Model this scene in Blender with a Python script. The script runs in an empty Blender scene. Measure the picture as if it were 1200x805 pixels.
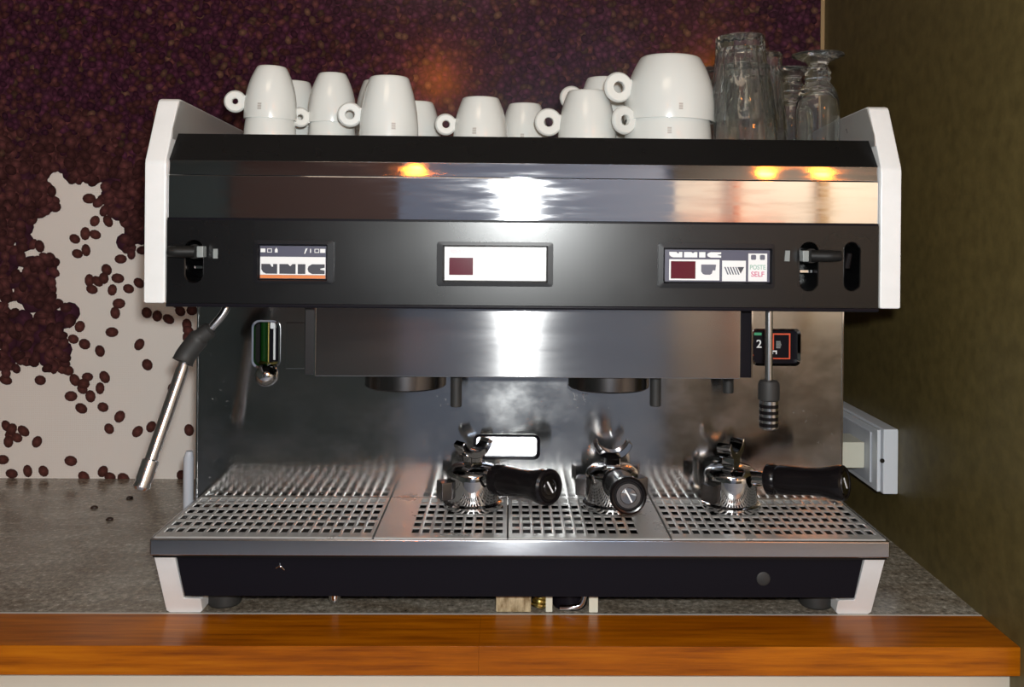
import bpy, bmesh, math, random
from mathutils import Vector, Matrix
C = bpy.context.scene.collection
S = bpy.context.scene
PI = math.pi
rnd = random.Random(7)

# ------------------------------------------------------------------ camera
cd = bpy.data.cameras.new('camera'); cam = bpy.data.objects.new('camera', cd); C.objects.link(cam)
cd.sensor_width = 36.0; cd.lens = 33.0            # 1100 px focal length on a 1200 px wide frame
cd.shift_x = -0.01275; cd.shift_y = -0.1141
cd.clip_start = 0.02
cam.matrix_world = (Matrix.Translation((-0.0155, 0.0, 0.4143)) @ Matrix.Rotation(-0.0161, 4, 'Z')
                    @ Matrix.Rotation(PI/2, 4, 'X') @ Matrix.Rotation(0.0091, 4, 'Z'))
S.camera = cam

# ------------------------------------------------------------------ world, flash, added fill lights, exposure
w = bpy.data.worlds.new('world'); S.world = w; w.use_nodes = True
w.node_tree.nodes['Background'].inputs[0].default_value = (0.10, 0.10, 0.12, 1)
w.node_tree.nodes['Background'].inputs[1].default_value = 0.05
def lamp(name, kind, loc, energy, color, size=None, target=None):
    d = bpy.data.lights.new(name, kind); d.energy = energy; d.color = color
    o = bpy.data.objects.new(name, d); C.objects.link(o); o.location = loc
    if kind == 'POINT': d.shadow_soft_size = size
    if kind == 'AREA': d.size = size
    if target is not None:
        o.rotation_euler = (Vector(target) - Vector(loc)).to_track_quat('-Z', 'Y').to_euler()
    return o
lamp('camera_flash', 'POINT', (0.006, -0.015, 0.462), 35.0, (0.97, 1.0, 0.99), 0.016)
lamp('rear_wall_fill', 'AREA', (1.6, -1.7, 1.6), 66.0, (1.0, 0.86, 0.70), 0.6, (1.7, -2.6, 0.6))  # unseen lamp added to brighten the cream wall mirrored in the chrome
lamp('back_wall_fill', 'AREA', (-0.3, -0.3, 1.62), 5.0, (1.0, 0.80, 0.6), 0.6, (-0.3, 1.0, 0.2))  # added warm fill that lifts the back wall, no fixture there
lamp('blue_floor_fill', 'AREA', (0.0, -0.9, 1.62), 33.0, (0.60, 0.77, 1.0), 0.9, (0.0, -2.3, -0.9))  # no window here: blue fill added so the steel mirrors a lit floor
S.view_settings.view_transform = 'Standard'; S.view_settings.look = 'None'
S.view_settings.exposure = 0.0; S.view_settings.gamma = 1.0; S.view_settings.use_curve_mapping = False

# ------------------------------------------------------------------ materials
def mat(name, col=(0.8, 0.8, 0.8), rough=0.5, metal=0.0, **kw):
    m = bpy.data.materials.new(name); m.use_nodes = True
    b = m.node_tree.nodes['Principled BSDF']
    b.inputs['Base Color'].default_value = (*col, 1); b.inputs['Roughness'].default_value = rough
    b.inputs['Metallic'].default_value = metal
    for k, v in kw.items(): b.inputs[k.replace('_', ' ')].default_value = v
    return m
def N(m, kind, **kw):
    n = m.node_tree.nodes.new(kind)
    for k, v in kw.items(): setattr(n, k, v)
    return n
def L(m, a, b): m.node_tree.links.new(a, b)
def coords(m, scale=(1, 1, 1)):
    tc = N(m, 'ShaderNodeTexCoord'); mp = N(m, 'ShaderNodeMapping'); mp.inputs['Scale'].default_value = scale
    L(m, tc.outputs['Object'], mp.inputs['Vector']); return mp.outputs['Vector']
def noise(m, vec, scale, detail=4, rough=0.6):
    n = N(m, 'ShaderNodeTexNoise'); n.inputs['Scale'].default_value = scale
    n.inputs['Detail'].default_value = detail; n.inputs['Roughness'].default_value = rough
    L(m, vec, n.inputs['Vector']); return n.outputs['Fac']
def ramp(m, fac, stops):
    r = N(m, 'ShaderNodeValToRGB'); e = r.color_ramp.elements
    while len(e) < len(stops): e.new(0.5)
    for i, (p, c) in enumerate(stops):
        e[i].position = p; e[i].color = (*c, 1) if len(c) == 3 else c
    L(m, fac, r.inputs['Fac']); return r.outputs['Color']
def rng(m, fac, a, b, lo=0.3, hi=0.7):
    r = N(m, 'ShaderNodeMapRange'); r.inputs['From Min'].default_value = lo; r.inputs['From Max'].default_value = hi
    r.inputs['To Min'].default_value = a; r.inputs['To Max'].default_value = b; L(m, fac, r.inputs['Value']); return r.outputs['Result']
def B(m): return m.node_tree.nodes['Principled BSDF']
def bump(m, h, strength, dist=0.001):
    n = N(m, 'ShaderNodeBump'); n.inputs['Strength'].default_value = strength; n.inputs['Distance'].default_value = dist
    L(m, h, n.inputs['Height']); L(m, n.outputs['Normal'], B(m).inputs['Normal'])

def steel(name, col, r0, r1, aniso=0.0, scale=(3, 3, 40), sc=2.0, spots=0.0):
    m = mat(name, col, r0, 1.0)
    v = coords(m, scale); f = noise(m, v, sc, 5)
    L(m, rng(m, f, r0, r1, 0.45 if 'strip' in name else 0.3, 0.75 if 'strip' in name else 0.7), B(m).inputs['Roughness'])
    if aniso:
        B(m).inputs['Anisotropic'].default_value = aniso; B(m).inputs['Anisotropic Rotation'].default_value = 0.25
        t = N(m, 'ShaderNodeTangent', direction_type='RADIAL', axis='Z'); L(m, t.outputs['Tangent'], B(m).inputs['Tangent'])
    if spots:                                       # dried coffee splashes and water marks on the steel
        v2 = coords(m); f2 = noise(m, v2, 330, 3, 0.6); f3 = noise(m, v2, 9, 4)
        mul = N(m, 'ShaderNodeMath', operation='MULTIPLY'); L(m, f2, mul.inputs[0]); L(m, f3, mul.inputs[1])
        c = ramp(m, mul.outputs[0], [(0.36, col), (0.45, (0.44, 0.44, 0.43))])
        L(m, c, B(m).inputs['Base Color'])
        mm = rng(m, mul.outputs[0], 1.0, 1.0 - spots, 0.37, 0.46); L(m, mm, B(m).inputs['Metallic'])
    return m
M = {}
M['chrome'] = mat('chrome', (0.68, 0.68, 0.69), 0.06, 1.0)
M['chrome_strip'] = steel('polished_chrome_strip', (0.62, 0.62, 0.63), 0.05, 0.14, 0.7, (5, 3, 45), 3.0)
M['steel_box'] = steel('brushed_steel', (0.38, 0.375, 0.375), 0.14, 0.175, 0.97, (1.5, 4, 12), 4.0)
M['steel_splash'] = steel('stained_steel', (0.47, 0.47, 0.465), 0.075, 0.165, 0.9, (6, 4, 9), 3.0, 0.5)
M['steel_tray'] = steel('tray_steel', (0.62, 0.61, 0.59), 0.26, 0.36, 0.0, (8, 8, 8), 3.0)
B(M['steel_tray']).inputs['Metallic'].default_value = 0.62
M['steel_rail'] = steel('rail_steel', (0.56, 0.56, 0.58), 0.17, 0.22, 0.95, (4, 20, 20), 3.0)
M['steel_dark'] = mat('dark_steel', (0.16, 0.15, 0.15), 0.25, 1.0)
M['pan'] = mat('pan_steel', (0.03, 0.027, 0.025), 0.45, 1.0)
M['black'] = mat('black_satin_paint', (0.004, 0.004, 0.0045), 0.25, 0.0, Specular_IOR_Level=0.46)
_f = noise(M['black'], coords(M['black']), 900, 2); bump(M['black'], _f, 0.05, 0.0003)
_g = noise(M['black'], coords(M['black']), 8, 4); L(M['black'], rng(M['black'], _g, 0.25, 0.31), B(M['black']).inputs['Roughness'])
M['bezel'] = mat('bezel_plastic', (0.008, 0.008, 0.010), 0.32, 0, Specular_IOR_Level=0.3)
M['black_dull'] = mat('black_matt', (0.007, 0.0065, 0.006), 0.5, 0, Specular_IOR_Level=0.25)
M['black_gloss'] = mat('black_gloss', (0.008, 0.007, 0.010), 0.35, 0, Specular_IOR_Level=0.08)
M['bakelite'] = mat('black_bakelite', (0.007, 0.0055, 0.006), 0.22, 0, Specular_IOR_Level=0.3)
M['rubber'] = mat('black_rubber', (0.022, 0.021, 0.02), 0.6)
M['slate'] = mat('slate_blue_plate', (0.075, 0.075, 0.115), 0.4)
M['white'] = mat('white_enamel', (0.74, 0.74, 0.73), 0.35)
_f = noise(M['white'], coords(M['white']), 30, 4); L(M['white'], ramp(M['white'], _f, [(0.3, (0.80, 0.80, 0.79)), (0.7, (0.85, 0.85, 0.85))]), B(M['white']).inputs['Base Color'])
M['ceramic'] = mat('white_porcelain', (0.70, 0.715, 0.69), 0.22, 0, Coat_Weight=0.3, Coat_Roughness=0.08)
M['logo'] = mat('grey_brown_print', (0.44, 0.41, 0.38), 0.4)
M['glass'] = mat('clear_glass', (0.95, 0.985, 0.97), 0.0, 0, Transmission_Weight=0.982, IOR=1.5)
M['wand_steel'] = mat('wand_steel', (0.72, 0.72, 0.74), 0.2, 1.0)
M['green_glass'] = mat('green_glass', (0.010, 0.065, 0.010), 0.05, 0, Transmission_Weight=0.5)
M['print_white'] = mat('print_white', (0.82, 0.82, 0.82), 0.35)
M['print_grey'] = mat('print_grey', (0.12, 0.12, 0.16), 0.4)
M['print_dark'] = mat('print_dark', (0.05, 0.05, 0.065), 0.4)
M['print_orange'] = mat('print_orange', (0.72, 0.22, 0.06), 0.4)
M['print_green'] = mat('print_green', (0.30, 0.48, 0.40), 0.4)
M['print_red'] = mat('print_red', (0.60, 0.10, 0.22), 0.4)
M['display'] = mat('dark_red_display', (0.10, 0.004, 0.016), 0.15)
M['tick'] = mat('grey_tick', (0.24, 0.26, 0.255), 0.4)
M['red_line'] = mat('red_line', (0.75, 0.10, 0.04), 0.35)
M['green_line'] = mat('green_line', (0.05, 0.32, 0.16), 0.35)
M['brass'] = mat('brass', (0.50, 0.40, 0.13), 0.3, 1.0)
M['wood_block'] = mat('pale_wood_block', (0.45, 0.34, 0.20), 0.6)
_f = noise(M['wood_block'], coords(M['wood_block'], (60, 60, 20)), 3, 4); L(M['wood_block'], ramp(M['wood_block'], _f, [(0.35, (0.22, 0.15, 0.07)), (0.6, (0.52, 0.42, 0.26))]), B(M['wood_block']).inputs['Base Color'])
M['cream_plastic'] = mat('cream_plastic', (0.70, 0.68, 0.56), 0.4)
M['grey_plastic'] = mat('pale_grey_plastic', (0.55, 0.57, 0.62), 0.35)
M['white_plastic'] = mat('white_plastic', (0.74, 0.76, 0.80), 0.35)
M['bean'] = mat('roasted_bean', (0.028, 0.012, 0.007), 0.4)
# granite
m = M['granite'] = mat('granite', (0.2, 0.2, 0.2), 0.2)
v = coords(m); f1 = noise(m, v, 140, 6, 0.75); f2 = noise(m, coords(m, (6, 14, 6)), 2.2, 4)
c1 = ramp(m, f1, [(0.32, (0.08, 0.075, 0.062)), (0.5, (0.29, 0.265, 0.225)), (0.68, (0.58, 0.55, 0.49))])
c2 = ramp(m, f2, [(0.35, (0.62, 0.54, 0.46)), (0.65, (1.0, 0.97, 0.92))])
mx = N(m, 'ShaderNodeMix', data_type='RGBA', blend_type='MULTIPLY'); mx.inputs[0].default_value = 1.0
L(m, c1, mx.inputs[6]); L(m, c2, mx.inputs[7]); L(m, mx.outputs[2], B(m).inputs['Base Color'])
L(m, rng(m, f1, 0.16, 0.3), B(m).inputs['Roughness'])
# varnished timber
m = M['timber'] = mat('varnished_timber', (0.3, 0.1, 0.02), 0.3, 0, Coat_Weight=0.1, Coat_Roughness=0.15, Specular_IOR_Level=0.25)
v = coords(m, (3, 60, 60)); f1 = noise(m, v, 2.5, 6, 0.65); f2 = noise(m, coords(m, (2.2, 9, 9)), 1.4, 3)
c1 = ramp(m, f1, [(0.3, (0.20, 0.046, 0.001)), (0.55, (0.42, 0.115, 0.0015)), (0.75, (0.52, 0.165, 0.003))])
c2 = ramp(m, f2, [(0.35, (0.72, 0.66, 0.6)), (0.65, (1, 1, 1))])
mx = N(m, 'ShaderNodeMix', data_type='RGBA', blend_type='MULTIPLY'); mx.inputs[0].default_value = 1.0
L(m, c1, mx.inputs[6]); L(m, c2, mx.inputs[7]); L(m, mx.outputs[2], B(m).inputs['Base Color'])
# linen mural ground
m = M['linen'] = mat('printed_linen', (0.8, 0.7, 0.6), 0.35)
v = coords(m, (1, 1, 1)); wa = N(m, 'ShaderNodeTexWave', bands_direction='X'); wa.inputs['Scale'].default_value = 95; wa.inputs['Distortion'].default_value = 2.5
wb = N(m, 'ShaderNodeTexWave', bands_direction='Z'); wb.inputs['Scale'].default_value = 95; wb.inputs['Distortion'].default_value = 2.5
L(m, v, wa.inputs['Vector']); L(m, v, wb.inputs['Vector'])
ad = N(m, 'ShaderNodeMath', operation='ADD'); L(m, wa.outputs['Fac'], ad.inputs[0]); L(m, wb.outputs['Fac'], ad.inputs[1])
c1 = ramp(m, ad.outputs[0], [(0.0, (0.84, 0.73, 0.66)), (0.9, (0.97, 0.90, 0.84))]); L(m, c1, B(m).inputs['Base Color'])
# printed beans (flat print on the mural): disc coordinates in the UV map, tone in a colour attribute
m = M['bean_print'] = mat('printed_beans', (0.05, 0.02, 0.02), 0.15)
uv = N(m, 'ShaderNodeUVMap', uv_map='disc'); sp = N(m, 'ShaderNodeSeparateXYZ'); L(m, uv.outputs['UV'], sp.inputs[0])
at = N(m, 'ShaderNodeAttribute', attribute_name='tone')
ln = N(m, 'ShaderNodeVectorMath', operation='LENGTH'); L(m, uv.outputs['UV'], ln.inputs[0])
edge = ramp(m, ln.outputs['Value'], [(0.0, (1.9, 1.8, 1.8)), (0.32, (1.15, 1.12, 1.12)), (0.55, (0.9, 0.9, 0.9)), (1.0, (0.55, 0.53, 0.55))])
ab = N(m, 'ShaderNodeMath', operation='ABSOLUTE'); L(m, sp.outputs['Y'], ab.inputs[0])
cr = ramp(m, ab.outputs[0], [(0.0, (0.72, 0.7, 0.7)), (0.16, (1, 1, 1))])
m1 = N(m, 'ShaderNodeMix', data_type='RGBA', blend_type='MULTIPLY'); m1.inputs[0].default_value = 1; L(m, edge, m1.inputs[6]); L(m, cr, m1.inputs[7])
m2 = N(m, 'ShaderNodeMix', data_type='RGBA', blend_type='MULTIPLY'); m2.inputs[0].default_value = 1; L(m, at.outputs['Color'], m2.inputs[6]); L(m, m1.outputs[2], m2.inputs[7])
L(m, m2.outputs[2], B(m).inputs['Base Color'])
# plain room surfaces
m = M['olive'] = mat('olive_brown_wall', (0.10, 0.08, 0.03), 0.5)
f1 = noise(m, coords(m), 60, 5); L(m, ramp(m, f1, [(0.3, (0.086, 0.063, 0.019)), (0.7, (0.135, 0.100, 0.032))]), B(m).inputs['Base Color']); bump(m, f1, 0.15)
M['tan_trim'] = mat('tan_trim', (0.42, 0.27, 0.13), 0.5)
M['cream_wall'] = mat('cream_wall', (0.66, 0.58, 0.47), 0.6)
M['room_cream'] = mat('room_cream', (0.78, 0.70, 0.58), 0.6)
M['room_dark'] = mat('room_dark_brown', (0.10, 0.055, 0.04), 0.6)
M['room_umber'] = mat('room_umber', (0.028, 0.020, 0.012), 0.6)
M['room_brown'] = mat('room_brown', (0.10, 0.078, 0.052), 0.6)
M['room_green'] = mat('room_dark_green', (0.075, 0.09, 0.08), 0.6)
M['room_blue'] = mat('room_grey_blue', (0.22, 0.26, 0.33), 0.6)
M['room_red'] = mat('room_red', (0.70, 0.28, 0.18), 0.5)
M['ceiling'] = mat('ceiling_paint', (0.30, 0.26, 0.22), 0.8)
M['floor_tile'] = mat('floor_tile', (0.36, 0.38, 0.42), 0.5)
M['lamp_glow'] = mat('orange_lamp_glow', (0.9, 0.4, 0.1), 0.5, 0, Emission_Color=(1.0, 0.22, 0.012, 1), Emission_Strength=85.0)
M['caulk'] = mat('pale_caulk', (0.50, 0.47, 0.42), 0.7)

# ------------------------------------------------------------------ geometry helpers
def bx(bm, lo, hi, bev=0.0, seg=2):
    b2 = bmesh.new(); bmesh.ops.create_cube(b2, size=1.0)
    for vv in b2.verts:
        vv.co = Vector([lo[i] + (vv.co[i] + 0.5) * (hi[i] - lo[i]) for i in range(3)])
    if bev: bmesh.ops.bevel(b2, geom=b2.edges[:], offset=bev, segments=seg, profile=0.5, affect='EDGES')
    merge(bm, b2)
def merge(bm, b2, mtx=None):
    if mtx is not None: bmesh.ops.transform(b2, matrix=mtx, verts=b2.verts)
    me = bpy.data.meshes.new('tmp'); b2.to_mesh(me); b2.free(); bm.from_mesh(me); bpy.data.meshes.remove(me)
def lathe(bm, prof, seg=32, mtx=None, mod=None, close=False):
    """spin (r, z) points about Z; mod(angle, r, z) may change r; close joins the last ring to the first"""
    b2 = bmesh.new(); rings = []
    for r, z in prof:
        if r < 1e-6: rings.append([b2.verts.new((0, 0, z))]); continue
        ring = []
        for k in range(seg):
            a = 2 * PI * k / seg; rr = mod(a, r, z) if mod else r
            ring.append(b2.verts.new((rr * math.cos(a), rr * math.sin(a), z)))
        rings.append(ring)
    pairs = list(zip(rings[:-1], rings[1:]))
    if close: pairs.append((rings[-1], rings[0]))
    for A, Bq in pairs:
        for k in range(seg):
            k2 = (k + 1) % seg
            if len(A) == 1 and len(Bq) == 1: continue
            if len(A) == 1: b2.faces.new((A[0], Bq[k], Bq[k2]))
            elif len(Bq) == 1: b2.faces.new((A[k], Bq[0], A[k2]))
            else: b2.faces.new((A[k], Bq[k], Bq[k2], A[k2]))
    if not close:
        for R in (rings[0], rings[-1]):
            if len(R) > 2: b2.faces.new(R)
    bmesh.ops.recalc_face_normals(b2, faces=b2.faces[:])
    merge(bm, b2, mtx)
def axis_mtx(p0, d):
    """matrix taking +Z to direction d, origin to p0"""
    return Matrix.Translation(p0) @ Vector(d).to_track_quat('Z', 'Y').to_matrix().to_4x4()
def tube(bm, pts, rad, seg=14):
    b2 = bmesh.new(); pts = [Vector(p) for p in pts]; n = len(pts); rings = []
    rad = rad if isinstance(rad, (list, tuple)) else [rad] * n
    up = None
    for i, p in enumerate(pts):
        t = (pts[min(i + 1, n - 1)] - pts[max(i - 1, 0)]).normalized()
        if up is None: up = t.orthogonal().normalized()
        up = (up - t * up.dot(t)).normalized(); s = t.cross(up)
        rings.append([b2.verts.new(p + (up * math.cos(2 * PI * k / seg) + s * math.sin(2 * PI * k / seg)) * rad[i]) for k in range(seg)])
    for A, Bq in zip(rings[:-1], rings[1:]):
        for k in range(seg): b2.faces.new((A[k], A[(k + 1) % seg], Bq[(k + 1) % seg], Bq[k]))
    b2.faces.new(rings[0]); b2.faces.new(rings[-1])
    bmesh.ops.recalc_face_normals(b2, faces=b2.faces[:]); merge(bm, b2)
def spline(ctrl, n=8):
    P = [Vector(c) for c in ctrl]; P = [P[0] * 2 - P[1]] + P + [P[-1] * 2 - P[-2]]; out = []
    for i in range(1, len(P) - 2):
        a, b, c, d = P[i - 1:i + 3]
        for k in range(n):
            t = k / n
            out.append(0.5 * ((2 * b) + (c - a) * t + (2 * a - 5 * b + 4 * c - d) * t * t + (3 * b - a - 3 * c + d) * t ** 3))
    out.append(P[-2]); return out
def prism(bm, poly, a, b, plane='XZ', bev=0.0, seg=2, mtx=None):
    """extrude a 2-D polygon: XZ from Y=a to b, YZ from X=a to b, XY from Z=a to b"""
    b2 = bmesh.new()
    def P(u, v, t): return {'XZ': (u, t, v), 'YZ': (t, u, v), 'XY': (u, v, t)}[plane]
    A = [b2.verts.new(P(u, v, a)) for u, v in poly]; D = [b2.verts.new(P(u, v, b)) for u, v in poly]
    b2.faces.new(A); b2.faces.new(D[::-1])
    for k in range(len(poly)):
        k2 = (k + 1) % len(poly); b2.faces.new((A[k], D[k], D[k2], A[k2]))
    bmesh.ops.recalc_face_normals(b2, faces=b2.faces[:])
    if bev:
        ed = [e for e in b2.edges if len(e.link_faces) == 2 and e.calc_face_angle() > 0.5]
        bmesh.ops.bevel(b2, geom=ed, offset=bev, segments=seg, profile=0.5, affect='EDGES')
    merge(bm, b2, mtx)
def rrect(x0, z0, x1, z1, r, n=5):
    out = []
    for cx, cz, a0 in ((x1 - r, z1 - r, 0), (x0 + r, z1 - r, 90), (x0 + r, z0 + r, 180), (x1 - r, z0 + r, 270)):
        for k in range(n + 1):
            a = math.radians(a0 + 90 * k / n); out.append((cx + r * math.cos(a), cz + r * math.sin(a)))
    return out
def frame(bm, outer, inner, yf, yb, yi=None):
    """a ring between two equal-length XZ loops, front at yf (inner lip at yi), back at yb"""
    b2 = bmesh.new(); yi = yf if yi is None else yi
    of = [b2.verts.new((u, yf, v)) for u, v in outer]; ib = [b2.verts.new((u, yi, v)) for u, v in inner]
    ob = [b2.verts.new((u, yb, v)) for u, v in outer]; ii = [b2.verts.new((u, yb, v)) for u, v in inner]
    n = len(outer)
    for k in range(n):
        j = (k + 1) % n
        b2.faces.new((of[k], of[j], ib[j], ib[k])); b2.faces.new((of[k], ob[k], ob[j], of[j]))
        b2.faces.new((ib[k], ib[j], ii[j], ii[k])); b2.faces.new((ob[k], ii[k], ii[j], ob[j]))
    bmesh.ops.recalc_face_normals(b2, faces=b2.faces[:]); merge(bm, b2)
def obj(name, bm, m, parent=None, smooth=35):
    me = bpy.data.meshes.new(name); bm.to_mesh(me); bm.free()
    me.materials.append(M[m] if isinstance(m, str) else m)
    if smooth:
        for p in me.polygons: p.use_smooth = True
        me.set_sharp_from_angle(angle=math.radians(smooth))
    o = bpy.data.objects.new(name, me); C.objects.link(o)
    if smooth == 35: weighted(o)
    if parent is not None: o.parent = parent
    return o
def weighted(o):                                    # large faces of bevelled shapes stay flat
    md = o.modifiers.new('weighted', 'WEIGHTED_NORMAL'); md.weight = 100; md.keep_sharp = True
def one(name, m, parent, fn, *a, **k):
    bm = bmesh.new(); fn(bm, *a, **k); return obj(name, bm, m, parent)
def cut(o, bm_cut):
    """bake a boolean difference into o's mesh"""
    me = bpy.data.meshes.new('tmp'); bmesh.ops.recalc_face_normals(bm_cut, faces=bm_cut.faces[:]); bm_cut.to_mesh(me); bm_cut.free()
    c = bpy.data.objects.new('tmp', me); C.objects.link(c)
    md = o.modifiers.new('b', 'BOOLEAN'); md.object = c; md.operation = 'DIFFERENCE'; md.solver = 'EXACT'
    dg = bpy.context.evaluated_depsgraph_get(); dg.update()
    new = bpy.data.meshes.new_from_object(o.evaluated_get(dg)); o.modifiers.clear(); o.data = new
    bpy.data.objects.remove(c); bpy.data.meshes.remove(me)
    for p in new.polygons: p.use_smooth = False
def tag(o, label=None, cat=None, group=None, kind=None):
    if label: o['label'] = label
    if cat: o['category'] = cat
    if group: o['group'] = group
    if kind: o['kind'] = kind
    return o
def thing(name, label, cat, loc=(0, 0, 0), rz=0.0, group=None):
    o = bpy.data.objects.new(name, None); C.objects.link(o); o.empty_display_size = 0.05
    o.location = loc; o.rotation_euler = (0, 0, rz); return tag(o, label, cat, group)
def struct(name, m, lo, hi, bev=0.0):
    bm = bmesh.new(); bx(bm, lo, hi, bev); return tag(obj(name, bm, m), kind='structure')
def text_mesh(body, size):
    cu = bpy.data.curves.new('tmp', 'FONT'); cu.body = body; cu.size = size; cu.align_x = 'CENTER'; cu.align_y = 'CENTER'; cu.extrude = 0.00015
    cu.offset = size * 0.012
    o = bpy.data.objects.new('tmp', cu); C.objects.link(o)
    dg = bpy.context.evaluated_depsgraph_get(); dg.update()
    me = bpy.data.meshes.new_from_object(o.evaluated_get(dg)); bpy.data.objects.remove(o); bpy.data.curves.remove(cu)
    return me
def text(name, body, size, x, y, z, m, parent, sx=1.0):
    me = text_mesh(body, size)
    me.transform(Matrix.Translation((x, y, z)) @ Matrix.Rotation(PI/2, 4, 'X') @ Matrix.Diagonal((sx, 1, 1, 1)))
    me.materials.clear(); me.materials.append(M[m])
    o = bpy.data.objects.new(name, me); C.objects.link(o); o.parent = parent; return o

# ------------------------------------------------------------------ the setting
WY, WX = 1.5312, 0.496
wall = struct('wall_back', 'linen', (-2.2, WY, -0.95), (WX + 0.3, WY + 0.1, 1.7))
struct('wall_right', 'olive', (WX, 0.90, -0.95), (WX + 0.3, WY, 1.7))
struct('trim_1', 'tan_trim', (WX - 0.006, WY - 0.004, 0.0), (WX, WY, 1.7))
struct('wall_front', 'cream_wall', (-2.2, 0.945, -0.95), (WX, 0.99, -0.0285))
struct('floor', 'floor_tile', (-2.3, -2.7, -1.0), (2.7, WY, -0.95))
struct('ceiling', 'ceiling', (-2.3, -2.7, 1.7), (2.7, WY + 0.1, 1.75))
struct('wall_left', 'room_green', (-2.3, -2.7, -0.95), (-2.2, WY + 0.1, 1.7))
struct('wall_rear', 'room_blue', (-0.55, -2.7, -0.95), (0.78, -2.6, 1.7))
struct('wall_rear_left', 'room_dark', (-1.35, -2.7, -0.95), (-0.55, -2.58, 1.7))
struct('wall_rear_corner', 'room_green', (-2.2, -2.7, -0.95), (-1.35, -2.6, 1.7))
struct('trim_6', 'room_green', (-1.35, -2.58, -0.95), (-0.55, -2.56, -0.02))
struct('wall_rear_right', 'room_cream', (0.78, -2.7, -0.95), (2.7, -2.6, 1.7))
struct('wall_far_right', 'room_cream', (2.6, -2.6, -0.95), (2.7, 0.9, 1.7))
struct('trim_2', 'room_red', (0.80, -2.6, 0.36), (1.30, -2.55, 0.45))
struct('trim_5', 'room_umber', (0.78, -2.6, 0.80), (2.6, -2.56, 1.7))
struct('trim_4', 'room_brown', (0.78, -2.6, -0.95), (2.6, -2.56, -0.05))
struct('trim_7', 'room_red', (1.05, -2.56, -0.05), (1.075, -2.52, 0.80))
struct('trim_8', 'tan_trim', (1.46, -2.56, -0.05), (1.50, -2.52, 0.80))
struct('trim_3', 'room_dark', (1.9, -2.6, -0.95), (2.02, -2.5, 1.7))

# printed beans of the mural: a flat print, thousands of overlapping beans
LIN = [(108,35),(150,60),(205,70),(212,100),(205,125),(245,140),(262,160),(268,215),(290,240),(330,250),(700,250),(700,900),(-900,900),
       (-900,505),(20,500),(60,495),(110,482),(140,470),(150,440),(132,410),(140,385),(168,370),(158,345),(130,320),(115,290),(122,240),
       (98,212),(72,200),(78,185),(65,165),(88,140),(118,130),(110,90),(104,60)]
def to_wall(u, v):                                  # mural drawing units -> metres on the wall
    return (-0.8335 + u * 0.000727, 0.5282 - v * 0.000727)
def inside(p, poly):
    c = False; j = len(poly) - 1
    for i in range(len(poly)):
        xi, yi = poly[i]; xj, yj = poly[j]
        if (yi > p[1]) != (yj > p[1]) and p[0] < (xj - xi) * (p[1] - yi) / (yj - yi) + xi: c = not c
        j = i
    return c
LINW = [to_wall(*p) for p in LIN]
SPARSE = [(188,103,0),(201,153,120),(230,153,60),(157,193,30),(180,181,90),(202,183,20),(163,226,20),(182,218,80),(259,237,0),(228,261,60),
  (190,285,90),(208,287,40),(196,305,20),(222,280,80),(253,280,10),(241,306,100),(277,303,20),(300,290,40),(256,336,0),(248,357,80),(170,388,110),
  (241,400,0),(302,427,120),(320,472,60),(341,363,90),(366,370,30),(407,382,80),(409,410,90),(392,352,40),(418,350,0),(156,416,20),(181,427,30),
  (215,442,70),(145,486,20),(160,507,60),(188,500,0),(226,500,60),(216,525,90),(177,527,40),(195,543,80),(152,543,0),(175,570,30),(223,567,20),
  (260,588,120),(237,615,60),(300,621,130),(330,610,120),(414,617,80),(84,508,10),(78,645,120),(48,621,40),(20,630,0),(10,610,60),(15,645,90),
  (34,636,30),(22,617,120),(153,687,10),(58,710,80),(93,710,60),(23,716,10),(182,722,40),(224,710,120),(240,722,20),(399,719,60),(376,527,80),(8,508,20),(3,685,0),
  (130,480,60),(118,470,30),(180,515,10),(318,356,60),(430,330,20),(385,335,0),(270,725,30),(410,395,20)]
LV = list(range(16)); rnd.shuffle(LV)
beans = []                                          # x, z, angle, half length, half width, tone, depth of its layer
x, i = -1.75, 0
while x < WX + 0.004:                               # the darkest layer of the printed heap
    z, j = 0.02, 0
    while z < 1.25:
        if not inside((x, z), LINW) and not inside((x + 0.008, z), LINW) and not inside((x, z - 0.008), LINW) and (z > 0.49 or rnd.random() < 0.32) and not (x < -0.5 and z < 0.17):
            beans.append((x, z, rnd.uniform(0, PI), 0.0165, 0.0150, (0.058, 0.017, 0.032), 0.0002 + 0.00003 * LV[(i % 4) * 4 + j % 4]))
        z += 0.0125; j += 1
    x += 0.0125; i += 1
for k, (u, vv, a) in enumerate(SPARSE):
    x, z = to_wall(u, vv); t = rnd.uniform(0.85, 1.15)
    beans.append((x, z, math.radians(-a), 0.0102 * rnd.uniform(0.9, 1.1), 0.0080 * rnd.uniform(0.92, 1.08), (0.105 * t, 0.036 * t, 0.030 * t), 0.0008 + 0.00001 * k))
x, i = -1.75, 0
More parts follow.
